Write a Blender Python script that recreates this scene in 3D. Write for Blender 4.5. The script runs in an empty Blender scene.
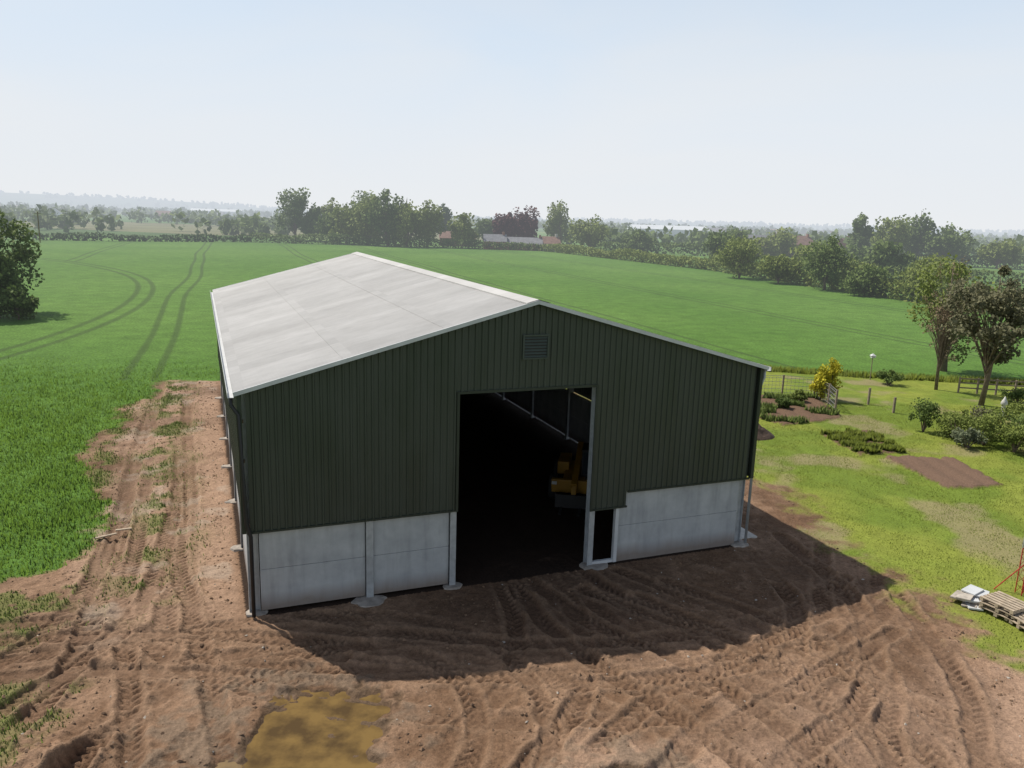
import bpy, numpy as np, math
from mathutils import Vector, Matrix
rng=np.random.default_rng(7)
S=bpy.context.scene; COL=S.collection
S.view_settings.view_transform='Standard'; S.view_settings.look='None'; S.view_settings.exposure=0
# ------------------------------------------------------------------ materials
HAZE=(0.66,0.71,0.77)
def _haze_group():  # haze painted into materials as emission, growing with distance from the origin
    g=bpy.data.node_groups.new("painted_haze","ShaderNodeTree")
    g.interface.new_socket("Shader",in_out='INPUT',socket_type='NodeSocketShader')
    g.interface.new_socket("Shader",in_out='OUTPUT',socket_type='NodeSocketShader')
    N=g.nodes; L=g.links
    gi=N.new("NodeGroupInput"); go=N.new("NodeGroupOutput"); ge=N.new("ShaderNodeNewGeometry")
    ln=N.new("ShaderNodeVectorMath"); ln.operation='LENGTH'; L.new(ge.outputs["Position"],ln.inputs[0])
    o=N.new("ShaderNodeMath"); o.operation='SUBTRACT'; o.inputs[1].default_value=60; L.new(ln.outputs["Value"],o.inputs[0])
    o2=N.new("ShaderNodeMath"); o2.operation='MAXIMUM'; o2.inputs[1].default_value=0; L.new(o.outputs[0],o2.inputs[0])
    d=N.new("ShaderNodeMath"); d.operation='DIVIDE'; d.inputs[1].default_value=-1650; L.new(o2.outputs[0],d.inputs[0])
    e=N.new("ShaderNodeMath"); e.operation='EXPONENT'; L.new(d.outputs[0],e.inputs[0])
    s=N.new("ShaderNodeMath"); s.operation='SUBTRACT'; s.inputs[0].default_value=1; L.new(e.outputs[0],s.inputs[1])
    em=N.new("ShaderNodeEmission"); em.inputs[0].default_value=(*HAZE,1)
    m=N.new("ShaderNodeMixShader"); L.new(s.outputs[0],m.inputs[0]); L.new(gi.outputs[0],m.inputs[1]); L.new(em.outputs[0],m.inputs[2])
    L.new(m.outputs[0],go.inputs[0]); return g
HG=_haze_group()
class M:
    def __init__(s,name,haze=False):
        s.m=bpy.data.materials.new(name); s.m.use_nodes=True; s.t=s.m.node_tree; s.N=s.t.nodes; s.L=s.t.links
        s.p=s.N["Principled BSDF"]; s.out=s.N["Material Output"]
        try: s.m.cycles.emission_sampling='NONE'
        except Exception: pass
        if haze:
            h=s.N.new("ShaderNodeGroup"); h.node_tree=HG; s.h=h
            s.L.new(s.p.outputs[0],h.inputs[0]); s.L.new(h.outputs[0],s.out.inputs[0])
    def n(s,t,**k):
        x=s.N.new(t)
        for a,b in k.items(): setattr(x,a,b)
        return x
    def set(s,i,v):
        if hasattr(v,'links') or hasattr(v,'is_linked'): s.L.new(v,i)
        else: i.default_value=v
    def math(s,op,a,b=0,c=None,clamp=False):
        x=s.n("ShaderNodeMath",operation=op,use_clamp=clamp); s.set(x.inputs[0],a); s.set(x.inputs[1],b)
        if c is not None: s.set(x.inputs[2],c)
        return x.outputs[0]
    def pos(s,obj=False):
        if obj: return s.n("ShaderNodeTexCoord").outputs["Object"]
        return s.n("ShaderNodeNewGeometry").outputs["Position"]
    def noise(s,scale,vec=None,detail=3,rough=.55,stretch=None):
        x=s.n("ShaderNodeTexNoise"); x.inputs["Scale"].default_value=scale; x.inputs["Detail"].default_value=detail; x.inputs["Roughness"].default_value=rough
        v=vec if vec is not None else s.pos()
        if stretch:
            mp=s.n("ShaderNodeMapping"); mp.inputs["Scale"].default_value=stretch; s.L.new(v,mp.inputs[0]); v=mp.outputs[0]
        s.L.new(v,x.inputs["Vector"]); return x.outputs["Fac"]
    def remap(s,v,a,b,c,d):
        x=s.n("ShaderNodeMapRange"); s.set(x.inputs[0],v)
        for i,q in enumerate((a,b,c,d)): x.inputs[i+1].default_value=q
        return x.outputs[0]
    def mix(s,f,a,b,mode='MIX'):
        x=s.n("ShaderNodeMix",data_type='RGBA',blend_type=mode); s.set(x.inputs[0],f)
        s.set(x.inputs[6],a if hasattr(a,'is_linked') else (*a,1)); s.set(x.inputs[7],b if hasattr(b,'is_linked') else (*b,1)); return x.outputs[2]
    def scale(s,col,f):
        x=s.n("ShaderNodeVectorMath",operation='SCALE'); s.set(x.inputs[0],col); s.set(x.inputs[3],f); return x.outputs[0]
    def bump(s,h,st=.5,dist=.02):
        b=s.n("ShaderNodeBump"); b.inputs["Strength"].default_value=st; b.inputs["Distance"].default_value=dist; s.L.new(h,b.inputs["Height"]); s.L.new(b.outputs[0],s.p.inputs["Normal"])
    def base(s,c): s.set(s.p.inputs["Base Color"],c if hasattr(c,'is_linked') else (*c,1))
    def rough(s,v): s.set(s.p.inputs["Roughness"],v)
    def spec(s,v): s.p.inputs["Specular IOR Level"].default_value=v
def simple(name,col,rough=.7,var=.25,scale=3,metal=0,haze=False,bump=0,spec=.4):
    m=M(name,haze); n=m.noise(scale,m.pos(),3)
    m.base(m.mix(m.remap(n,.3,.7,0,1),tuple(c*(1-var) for c in col),tuple(min(1,c*(1+var)) for c in col)))
    m.rough(rough); m.p.inputs["Metallic"].default_value=metal; m.spec(spec)
    if bump: m.bump(m.noise(scale*8),bump,.01)
    return m.m
# ------------------------------------------------------------------ mesh helpers
def link(o,parent=None):
    COL.objects.link(o)
    if parent: o.parent=parent
    return o
def mesh_np(name,V,F,mats,mi=None,attrs=None,smooth=False,parent=None):
    V=np.asarray(V,np.float32); F=np.asarray(F,np.int32); me=bpy.data.meshes.new(name); k=F.shape[1]
    me.vertices.add(len(V)); me.vertices.foreach_set("co",V.ravel())
    me.loops.add(F.size); me.loops.foreach_set("vertex_index",F.ravel())
    me.polygons.add(len(F)); me.polygons.foreach_set("loop_start",np.arange(0,F.size,k,dtype=np.int32))
    me.polygons.foreach_set("loop_total",np.full(len(F),k,np.int32))
    for m in (mats if isinstance(mats,(list,tuple)) else [mats]): me.materials.append(m)
    if mi is not None: me.polygons.foreach_set("material_index",np.asarray(mi,np.int32))
    me.update(calc_edges=True)
    me.polygons.foreach_set("use_smooth",np.full(len(F),smooth))
    if attrs:
        for nm,(dom,typ,d) in attrs.items():
            a=me.attributes.new(nm,typ,dom); d=np.asarray(d,np.float32)
            a.data.foreach_set("color" if typ=='FLOAT_COLOR' else "value",d.ravel())
    return link(bpy.data.objects.new(name,me),parent)
class Geo:
    def __init__(s): s.v=[]; s.f=[]; s.m=[]
    def add(s,v,f,mi=0):
        o=len(s.v); s.v+= [tuple(q) for q in v]; s.f+=[tuple(o+i for i in q) for q in f]; s.m+=[mi]*len(f)
    def box(s,x0,x1,y0,y1,z0,z1,mi=0,T=None):
        v=[(x,y,z) for z in (z0,z1) for y in (y0,y1) for x in (x0,x1)]
        if T is not None: v=[tuple(T@Vector(q)) for q in v]
        s.add(v,[(0,2,3,1),(4,5,7,6),(0,1,5,4),(1,3,7,5),(3,2,6,7),(2,0,4,6)],mi)
    def beam(s,p,q,w,h,mi=0,up=(0,0,1)):
        p=Vector(p);q=Vector(q);d=(q-p);l=d.length;d.normalize();u=Vector(up); r=d.cross(u)
        if r.length<1e-3: r=d.cross(Vector((1,0,0)))
        r.normalize(); u=r.cross(d)
        T=Matrix((( r.x,d.x,u.x,p.x),(r.y,d.y,u.y,p.y),(r.z,d.z,u.z,p.z),(0,0,0,1)))
        s.box(-w/2,w/2,0,l,-h/2,h/2,mi,T)
    def tube(s,pts,rad,n=6,mi=0,cap=True):
        rings=[]; P=[Vector(p) for p in pts]
        for i,p in enumerate(P):
            d=(P[min(i+1,len(P)-1)]-P[max(i-1,0)]).normalized(); a=d.cross(Vector((.31,.22,.9)));
            if a.length<.1:a=d.cross(Vector((1,0,0)))
            a.normalize(); b=d.cross(a); r=rad[i] if hasattr(rad,'__len__') else rad
            rings.append([p+ (a*math.cos(2*math.pi*k/n)+b*math.sin(2*math.pi*k/n))*r for k in range(n)])
        v=[q for R in rings for q in R]; f=[]
        for i in range(len(P)-1):
            for k in range(n): f.append((i*n+k,i*n+(k+1)%n,(i+1)*n+(k+1)%n,(i+1)*n+k))
        if cap: f+= [tuple(range(n-1,-1,-1)),tuple((len(P)-1)*n+k for k in range(n))]
        s.add(v,f,mi)
    def obj(s,name,mats,parent=None,bevel=0,smooth=False):
        me=bpy.data.meshes.new(name); me.from_pydata(s.v,[],s.f)
        for m in (mats if isinstance(mats,(list,tuple)) else [mats]): me.materials.append(m)
        me.polygons.foreach_set("material_index",s.m)
        if smooth: me.polygons.foreach_set("use_smooth",[True]*len(s.f))
        me.update(); o=link(bpy.data.objects.new(name,me),parent)
        if bevel:
            b=o.modifiers.new("bevel","BEVEL"); b.width=bevel; b.segments=2
        return o
def empty(name,loc=(0,0,0),rz=0):
    e=bpy.data.objects.new(name,None); e.location=loc; e.rotation_euler=(0,0,rz); e.empty_display_size=.3; return link(e)
TAB=rng.random((256,256))
def vn(x,y,s,seed=0):
    x=x*s+seed*17.3+1000; y=y*s+seed*31.7+1000; xi=np.floor(x).astype(int); yi=np.floor(y).astype(int); fx=x-xi; fy=y-yi
    fx=fx*fx*(3-2*fx); fy=fy*fy*(3-2*fy); g=lambda i,j: TAB[i&255,j&255]
    return (g(xi,yi)*(1-fx)+g(xi+1,yi)*fx)*(1-fy)+(g(xi,yi+1)*(1-fx)+g(xi+1,yi+1)*fx)*fy
def fbm(x,y,s,o=4,seed=0):
    r=0;a=.5;t=0
    for i in range(o): r=r+a*vn(x,y,s*2**i,seed+i); t+=a; a*=.55
    return r/t
sm=lambda v,a,b: (lambda t:t*t*(3-2*t))(np.clip((v-a)/(b-a),0,1))
# ------------------------------------------------------------------ layout
OX,OY,TH=-7.02,20.17,0.3794; W,Ln,HE,HA,HC,D1,D2,HD=16.36,27.83,6.40,8.62,2.49,5.86,10.32,6.02
ca,sa=math.cos(TH),math.sin(TH)
def loc(x,y): return (x-OX)*ca+(y-OY)*sa, -(x-OX)*sa+(y-OY)*ca
def xL(y): return np.interp(y,[10,18,20.5,21.1,23.2,28.5,36.4,48.8,50.5],[-30,-30,-22,-15.2,-14.1,-16,-19.7,-23,-23.6])
def xR(y): return np.interp(y,[10,14.6,18.7,19.9,25.1,29,33.4,36,46,60],[16.5,15.2,13.6,12.6,12.5,12.0,10.9,9.4,5.4,0])
def yF(x): return np.interp(x,[-30,-19,0,20,27,38,60],[50.5,50.5,56,61,59.5,58.5,56])
def inpoly(x,y,P):
    r=np.zeros(x.shape,bool); n=len(P)
    for i in range(n):
        x1,y1=P[i]; x2,y2=P[(i+1)%n]
        c=((y1>y)!=(y2>y)); xx=(x2-x1)*(y-y1)/((y2-y1) if y2!=y1 else 1e-9)+x1; r^=c&(x<xx)
    return r
BEDS={'veg':[(16.9,41.6),(20,42.8),(20.1,38.6),(17.4,37.8)],'soil':[(18.6,37.6),(22.2,37.9),(22.1,33.6),(19.2,33.0)],'plot':[(15.2,51.0),(20.3,51.2),(19.6,45.5),(15.6,43.4),(14,45.5)]}
def catmull(P,n=10):
    P=np.array(P,float); P=np.vstack([2*P[0]-P[1],P,2*P[-1]-P[-2]]); out=[]
    for i in range(1,len(P)-2):
        for t in np.linspace(0,1,n,endpoint=False):
            p0,p1,p2,p3=P[i-1:i+3]; out.append(.5*((2*p1)+(-p0+p2)*t+(2*p0-5*p1+4*p2-p3)*t*t+(-p0+3*p1-3*p2+p3)*t**3))
    out.append(P[-2]); return np.array(out)
TR=[([(-22.6,52),(-21,48),(-16.6,36),(-12.6,26),(-10.7,20.8),(-9.5,17),(-9.4,12)],.95,.20,.30),
 ([(-23.0,52),(-21.3,48),(-16.2,36),(-12.0,26),(-10.0,20.8),(-8.0,17),(-5.5,12)],.85,.12,.24),
 ([(-17.2,36),(-12.2,25),(-9.6,20.2),(-6,17.6),(-1,16.7),(4,17),(9,18.7)],.9,.10,.26),
 ([(0.5,24),(1.2,20),(1.0,17),(-.3,14.5),(-1.5,12)],.9,.12,.26),
 ([(0.8,24),(2.2,20),(4.5,17),(6,14.5),(6.5,12)],.9,.12,.26),
 ([(1,24),(3.5,20.5),(7,18),(9.5,16),(11,12.5)],.9,.10,.26),
 ([(9,27),(9.6,22),(8.2,18),(5.4,15.3),(3,12)],.95,.13,.28),
 ([(-10,18.2),(-4,18.5),(2,18.2),(8,20),(11.5,23)],.9,.09,.24),
 ([(-14,17.2),(-9,18.1),(-3,17.6),(1.5,15.8),(3.5,12)],.9,.10,.26),
 ([(11.3,23),(10.6,18),(9.4,15),(9,12)],.9,.12,.26),
 ([(-19,17),(-13,18.3),(-8,19.6),(-4,19.0)],.9,.10,.26),
 ([(-13.5,13),(-11.5,17),(-11.3,21),(-13.2,27)],.9,.12,.26),
 ([(7.4,13),(7.2,17),(6.2,20),(3,23)],.9,.08,.24),
 ([(8.2,12),(8.6,16),(7.6,19.5),(4.5,22.5)],.8,.09,.22),([(1.5,12),(3.6,15.5),(6.8,18.2),(10.5,21)],.85,.08,.22),
 ([(-8,12),(-7.2,15.5),(-4.5,17.6),(0,18.3),(5,18.0)],.85,.08,.22),([(12.2,14),(10.4,17.5),(10.2,21),(12,26)],.85,.08,.24),
 ([(-.5,12),(.3,15.5),(-1,18.5),(-4,19.5),(-8,18.6)],.8,.07,.22)]
# ------------------------------------------------------------------ ground sheet
def axis(fine,lo,hi,g=1.075):
    a=list(np.concatenate(fine)); d=a[-1]-a[-2]
    while a[-1]<hi: d*=g; a.append(a[-1]+d)
    d=a[1]-a[0]; b=[]; x=a[0]
    while x>lo: d*=g; x-=d; b.append(x)
    return np.array(b[::-1]+a)
ax=axis([np.arange(-25,-14,.09),np.arange(-14,14,.045),np.arange(14,40,.13)],-14000,14000)
ay=axis([np.arange(12.6,25,.045),np.arange(25,30,.07),np.arange(30,62,.12)],-3000,14000)
nx,ny=len(ax),len(ay); X,Y=np.meshgrid(ax,ay); 
lx,ly=loc(X,Y)
R=np.hypot(X,Y)
wob=(fbm(X,Y,.35,4,3)-.5)
mL=sm(X-xL(Y)+wob*3.0+(fbm(X,Y,2.5,3,19)-.5)*1.2,-.3,.3)*sm(yF(X)-Y+wob*1.5,-.2,.2)
mR=sm(X-xR(Y)+wob*3.2+(fbm(X,Y,1.5,3,9)-.5)*2.4,-.7,.7)
lawn=mL*mR; dirt=mL*(1-mR)
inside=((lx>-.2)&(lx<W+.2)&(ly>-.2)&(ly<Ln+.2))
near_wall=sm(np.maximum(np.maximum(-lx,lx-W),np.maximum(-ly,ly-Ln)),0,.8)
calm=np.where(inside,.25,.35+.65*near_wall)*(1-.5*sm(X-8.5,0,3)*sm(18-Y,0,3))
nearw=sm(62-Y,0,1)*sm(X,-26,-24.5)*sm(40-X,0,1)*sm(Y,9,12)
f1=fbm(X,Y,.5,4,1); f2=fbm(X,Y,3.2,4,2); f3=fbm(X,Y,9.,3,5)
Z=dirt*calm*((f1-.5)*.12+(f2-.5)*.085+(f3-.5)*.045*np.where(f1>.45,1,.6))
Z+=lawn*(fbm(X,Y,.6,3,11)-.5)*.10
Z+=dirt*.35*np.exp(-((X+9.2)/1.5)**2-((Y-13.7)/1.1)**2)*(.5+f2)
press=np.zeros_like(Z); lug=np.zeros_like(Z); berm=np.zeros_like(Z)
tr_all=[]
for P,off,dep,hw in TR:
    C=catmull(P); d=np.gradient(C,axis=0); d/=np.linalg.norm(d,axis=1)[:,None]; nn=np.stack([-d[:,1],d[:,0]],1)
    for sgn in (-1,1): tr_all.append((C+nn*off*sgn,dep,hw))
for ti,(C,dep,hw) in enumerate(tr_all):
    I0,I1=np.searchsorted(ax,[C[:,0].min()-.8,C[:,0].max()+.8]); J0,J1=np.searchsorted(ay,[C[:,1].min()-.8,C[:,1].max()+.8]); sl=(slice(J0,J1),slice(I0,I1))
    XX=X[sl]; YY=Y[sl]; best=np.full(XX.shape,9.); tt=np.zeros(XX.shape); ss=np.zeros(XX.shape); s0=0
    for i in range(len(C)-1):
        a=C[i];b=C[i+1]; x0,x1=sorted((a[0],b[0])); y0,y1=sorted((a[1],b[1])); pad=.7
        i0,i1=np.searchsorted(ax,[x0-pad,x1+pad])-I0; j0,j1=np.searchsorted(ay,[y0-pad,y1+pad])-J0; i0=max(i0,0); j0=max(j0,0)
        l=np.linalg.norm(b-a)
        if i1<=i0 or j1<=j0: s0+=l; continue
        w_=(slice(j0,j1),slice(i0,i1)); xs=XX[w_]-a[0]; ys=YY[w_]-a[1]; ux,uy=(b-a)/l
        s_=np.clip(xs*ux+ys*uy,0,l); t_=-xs*uy+ys*ux; dd=np.hypot(xs-s_*ux,ys-s_*uy)
        B=best[w_]; m=dd<B; B[m]=dd[m]; tt[w_][m]=t_[m]; ss[w_][m]=(s0+s_)[m]; s0+=l
    fade=.3+1.0*sm(vn(XX,YY,.5,21+ti),.2,.7)
    bw=best+(vn(XX,YY,2.5,ti)-.5)*.10
    prof=-sm(hw+.05-bw,0,.10)+.5*np.exp(-((bw-hw-.10)/.07)**2)
    lg=np.clip(np.sin(2*math.pi*(ss+np.where(tt>0,.12,0)+np.abs(tt)*.8)/.24)*2.2,-1,1)*sm(hw-best,0,.05)*sm(vn(XX,YY,1.1,70+ti),.15,.6)
    k=fade*dirt[sl]*calm[sl]; core=sm(hw-bw,0,.1)
    Z[sl]=Z[sl]*(1-.75*core*k.clip(0,1))+k*(dep*prof*.62+.026*lg); press[sl]=np.maximum(press[sl],k*sm(hw+.05-bw,0,.12)); lug[sl]=lug[sl]*(1-core)+k*lg*.6
    berm[sl]=np.maximum(berm[sl],k*np.exp(-((bw-hw-.10)/.08)**2))
def blob(cx,cy,rx,ry,sd,am=.9,pw=2): 
    return sm(1.12-((np.abs(X-cx)/rx)**pw+(np.abs(Y-cy)/ry)**pw)**(1/pw)+(fbm(X,Y,1.1,3,sd)-.5)*am+(fbm(X,Y,4,2,sd+5)-.5)*.35,0,.30)
pud=np.maximum(blob(-4.05,14.95,1.5,2.05,31,.75,3.4),blob(2.3,13.9,.8,.45,33))
Z=Z*(1-pud*.40)-pud*.108
Z=Z+ (1-pud)*.02*sm(2.6-np.hypot(X+4,Y-15),0,1)
shore=np.maximum(blob(-4.9,15.2,2.9,2.6,35),blob(2.4,14.2,1.6,1.1,37))
far=sm(R,2500,6000)
ang=np.arctan2(X,Y)
Z+=far*(55*fbm(X,Y,.0004,3,41)+ 60*sm(-ang,.15,.5))*sm(R,2500,5500)-far*12
def C3(c): return np.array(c)[None,None,:]
def lerp(a,b,t): return a*(1-t[...,None])+b*t[...,None]
g=lerp(C3((.150,.088,.052)),C3((.235,.147,.093)),sm(f1*.6+f2*.4,.38,.62))
pale=sm(X-2+ (16-Y)*.9+ (f1-.5)*12,0,6)*sm(20-Y+(f1-.5)*6,0,3)
strip=sm(lx+5.2+(f1-.5)*2,0,1)*sm(-.1-lx,0,.4)*sm(ly+1,0,2)
g=lerp(g,C3((.33,.218,.150)),np.maximum(pale*.8,strip*.7))
wet=sm(5.5-np.hypot(lx-8.5,(ly+1.5)*1.3)+(f1-.5)*7,0,3.0)*sm(-ly+1,0,1)
wet=np.maximum(wet*.75,sm(fbm(X,Y,.28,3,51),.55,.68)*.45)
g=lerp(g,C3((.085,.049,.030)),wet*dirt*.9)
g=lerp(g,C3((.115,.068,.042)),np.clip(press,0,1)*.5)
g=lerp(g,C3((.28,.185,.12)),np.clip(berm,0,1)*.35)
g=g*(1+.5*(f3-.5)[...,None])*(1+.20*lug[...,None])
g=lerp(g,C3((.022,.014,.010)),inside*.94)  # floor inside painted near-black to deepen the interior shade
g=lerp(g,C3((.16,.12,.085)),shore*.65*sm(f2,.35,.6))
g=lerp(g,C3((.075,.048,.028)),sm(pud,.02,.4)*.7)
g=lerp(g,C3((.38,.33,.27)),strip*sm(fbm(X,Y,.8,3,57),.60,.72)*.3)
weedR=np.maximum.reduce([sm(-11.5-X+(f1-.5)*4,0,2)*sm(24-Y,0,3)*sm(Y-17.2,0,1)*.95,
   .95*sm(-9.2-X,0,1)*sm(17-Y,0,1), .98*np.exp(-((lx+2.9+wob*1.5)/1.0)**2)*sm(ly,0,2), .95*np.exp(-((lx+5.25)/.5)**2)*sm(ly-1,0,4),.9*sm(-6.6-lx,0,.4)*sm(ly-3,0,3)])
weed=weedR*sm(fbm(X,Y,.9,4,61)+(fbm(X,Y,5,2,63)-.5)*.2,.42,.54)*dirt*(1-press.clip(0,1)*.8)*(~inside)
g=lerp(g,C3((.115,.145,.037)),weed*.75)
lw=fbm(X,Y,.25,4,71)
lg_=lerp(C3((.130,.180,.026)),C3((.195,.225,.038)),sm(lw,.35,.65)); lg_=lg_*(1+.45*(fbm(X,Y,2.2,4,73)-.5))[...,None]
lg_=lerp(lg_,C3((.27,.205,.13)),sm(fbm(X,Y,.33,3,77)+.22*np.exp(-((X-18.5)/3)**2-((Y-27)/3)**2)+(f2-.5)*.1,.62,.76)*.6)
g=lerp(g,lg_,lawn)
bedm=np.zeros(X.shape)
for k,P in BEDS.items():
    m=inpoly(X+(f2-.5)*.7,Y+(f2-.5)*.7,P).astype(float); bedm=np.maximum(bedm,m)
    g=lerp(g,C3((.135,.085,.055) if k!='soil' else (.15,.095,.065)),m)
Z+=bedm*(.05+.06*np.abs(np.sin(X*3.1)))
gm=1-mL
V=np.stack([X.ravel(),Y.ravel(),Z.ravel()],1)
idx=np.arange(nx*ny).reshape(ny,nx); F=np.stack([idx[:-1,:-1].ravel(),idx[:-1,1:].ravel(),idx[1:,1:].ravel(),idx[1:,:-1].ravel()],1)
G4=np.concatenate([np.clip(g,0,1),(nearw*mL)[...,None]],2).reshape(-1,4)
def ground_mat():
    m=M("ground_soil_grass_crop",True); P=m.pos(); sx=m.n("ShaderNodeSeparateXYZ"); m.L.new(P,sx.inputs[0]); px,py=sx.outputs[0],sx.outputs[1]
    at=m.n("ShaderNodeAttribute",attribute_name="gcol")
    ins=None
    for (x1,y1),(x2,y2) in [((13.9,286),(49.6,201)),((49.6,201),(64.2,122)),((64.2,122),(76,50)),((-400,270),(13.9,288))]:
        l=math.hypot(x2-x1,y2-y1)
        if x1<-300: h=m.math('LESS_THAN',m.math('SUBTRACT',py,m.math('MULTIPLY',px,.02)),287)
        else: h=m.math('LESS_THAN',m.math('ADD',m.math('MULTIPLY',px,-(y2-y1)/l),m.math('MULTIPLY',py,(x2-x1)/l)),(-(y2-y1)*x1+(x2-x1)*y1)/l)
        ins=h if ins is None else m.math('MULTIPLY',ins,h)
    n1=m.noise(.03,P,3); n2=m.noise(.5,P,3,.65); n3=m.noise(5,P,2,.7)
    crop=m.mix(m.remap(n1,.35,.65,0,1),(.068,.142,.022),(.094,.175,.032))
    crop=m.scale(crop,m.remap(n2,.25,.75,.74,1.26)); crop=m.scale(crop,m.remap(n3,.25,.75,.5,1.5))
    u=m.math('ADD',m.math('MULTIPLY',px,.941),m.math('MULTIPLY',py,.339))
    def band(v,c,w): return m.remap(m.math('ABSOLUTE',m.math('SUBTRACT',m.math('ABSOLUTE',m.math('SUBTRACT',v,c)),.95)),w*.5,w*1.3,1,0)
    wn=m.math('MULTIPLY',m.math('SUBTRACT',m.noise(.012,P,1),.5),5)
    uu=m.math('ADD',u,wn)
    rep=m.math('SUBTRACT',m.math('MODULO',m.math('ADD',uu,1000*24+6.3+12),24),12)
    t1=band(rep,0,.30)
    dx=m.math('ADD',px,178); dy=m.math('SUBTRACT',py,50); rr=m.math('ADD',m.math('SQRT',m.math('ADD',m.math('MULTIPLY',dx,dx),m.math('MULTIPLY',dy,dy))),m.math('MULTIPLY',wn,.5))
    t2=band(rr,140,.38)
    right=m.math('MULTIPLY',m.math('MULTIPLY',t1,m.math('GREATER_THAN',rr,140)),m.math('GREATER_THAN',py,50))
    t3=band(rr,116,.38)
    tr=m.math('MAXIMUM',m.math('MAXIMUM',right,t2),t3)
    crop=m.mix(m.math('MULTIPLY',tr,.6),crop,(.040,.062,.020))
    vo=m.n("ShaderNodeTexVoronoi"); vo.inputs["Scale"].default_value=.0042; m.L.new(P,vo.inputs["Vector"])
    sc=m.n("ShaderNodeSeparateColor"); m.L.new(vo.outputs["Color"],sc.inputs[0])
    cr=m.n("ShaderNodeValToRGB"); m.L.new(sc.outputs[0],cr.inputs[0]); E=cr.color_ramp; E.interpolation='CONSTANT'
    for p,c in [(0,(.07,.135,.03)),(.3,(.095,.17,.04)),(.5,(.06,.105,.03)),(.68,(.13,.18,.05)),(.85,(.14,.14,.07))]:
        if p==0: E.elements[0].color=(*c,1)
        else: e=E.elements.new(p); e.color=(*c,1)
    if E.elements[-1].position>.99: E.elements.remove(E.elements[-1])
    fld=m.scale(cr.outputs[0],m.remap(n1,.3,.7,.8,1.2))
    fld=m.mix(ins,fld,crop)
    d1=m.noise(14,P,3,.7); d2=m.noise(60,P,2,.7)
    near=m.scale(at.outputs["Color"],m.remap(d1,.25,.75,.68,1.32)); near=m.scale(near,m.remap(d2,.3,.7,.78,1.22))
    m.base(m.mix(at.outputs["Alpha"],fld,near)); m.rough(.92); m.spec(.12)
    m.bump(d1,.8,.05)
    return m.m
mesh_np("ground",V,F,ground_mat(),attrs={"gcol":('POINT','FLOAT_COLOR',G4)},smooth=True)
def gz(x,y):
    i=np.clip(np.searchsorted(ax,x)-1,0,nx-2); j=np.clip(np.searchsorted(ay,y)-1,0,ny-2)
    fx=(x-ax[i])/(ax[i+1]-ax[i]); fy=(y-ay[j])/(ay[j+1]-ay[j])
    return (Z[j,i]*(1-fx)+Z[j,i+1]*fx)*(1-fy)+(Z[j+1,i]*(1-fx)+Z[j+1,i+1]*fx)*fy
def samp(A,x,y):
    i=np.clip(np.searchsorted(ax,x)-1,0,nx-1); j=np.clip(np.searchsorted(ay,y)-1,0,ny-1); return A[j,i]
wm=M("muddy_water"); wm.base(wm.mix(wm.remap(wm.noise(1.6,None,4),.38,.62,0,1),(.085,.055,.026),(.190,.122,.045))); wm.rough(.03); wm.p.inputs["IOR"].default_value=1.38; wm.spec(.9); wm.bump(wm.noise(9,None,2),.05,.01)
def puddle(cx,cy,rx,ry,z):
    t=np.linspace(0,2*math.pi,40,endpoint=False); Gd=Geo(); Gd.add([(cx+rx*math.cos(a),cy+ry*math.sin(a),z) for a in t],[tuple(range(40))]); Gd.obj("puddle",wm.m)
puddle(-4.05,14.7,2.4,2.7,-.086); puddle(2.3,13.9,1.0,.6,-.09)
# ------------------------------------------------------------------ foliage
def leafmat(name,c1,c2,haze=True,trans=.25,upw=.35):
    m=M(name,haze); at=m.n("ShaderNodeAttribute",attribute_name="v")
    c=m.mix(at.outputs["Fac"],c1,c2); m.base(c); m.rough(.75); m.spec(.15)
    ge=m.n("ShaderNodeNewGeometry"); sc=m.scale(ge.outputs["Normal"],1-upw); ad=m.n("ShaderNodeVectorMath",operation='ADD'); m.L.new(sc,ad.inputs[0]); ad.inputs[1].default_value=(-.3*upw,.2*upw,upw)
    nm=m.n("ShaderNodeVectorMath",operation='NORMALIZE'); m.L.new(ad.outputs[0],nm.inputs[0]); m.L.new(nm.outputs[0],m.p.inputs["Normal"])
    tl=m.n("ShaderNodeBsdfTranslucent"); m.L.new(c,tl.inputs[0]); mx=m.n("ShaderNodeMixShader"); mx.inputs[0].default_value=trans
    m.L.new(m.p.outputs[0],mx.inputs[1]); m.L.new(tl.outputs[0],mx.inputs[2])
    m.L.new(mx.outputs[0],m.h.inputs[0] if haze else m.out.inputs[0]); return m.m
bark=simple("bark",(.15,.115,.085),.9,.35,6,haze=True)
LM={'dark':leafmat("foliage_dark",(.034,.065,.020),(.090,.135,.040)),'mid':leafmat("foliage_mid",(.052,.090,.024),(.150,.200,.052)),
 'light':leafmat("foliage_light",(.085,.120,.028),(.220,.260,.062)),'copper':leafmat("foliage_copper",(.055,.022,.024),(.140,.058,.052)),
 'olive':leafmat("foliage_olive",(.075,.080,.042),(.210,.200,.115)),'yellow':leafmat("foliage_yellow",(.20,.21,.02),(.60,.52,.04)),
 'grey':leafmat("foliage_grey",(.08,.10,.06),(.20,.225,.13)),'bud':leafmat("foliage_buds",(.12,.09,.06),(.27,.21,.13))}
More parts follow.
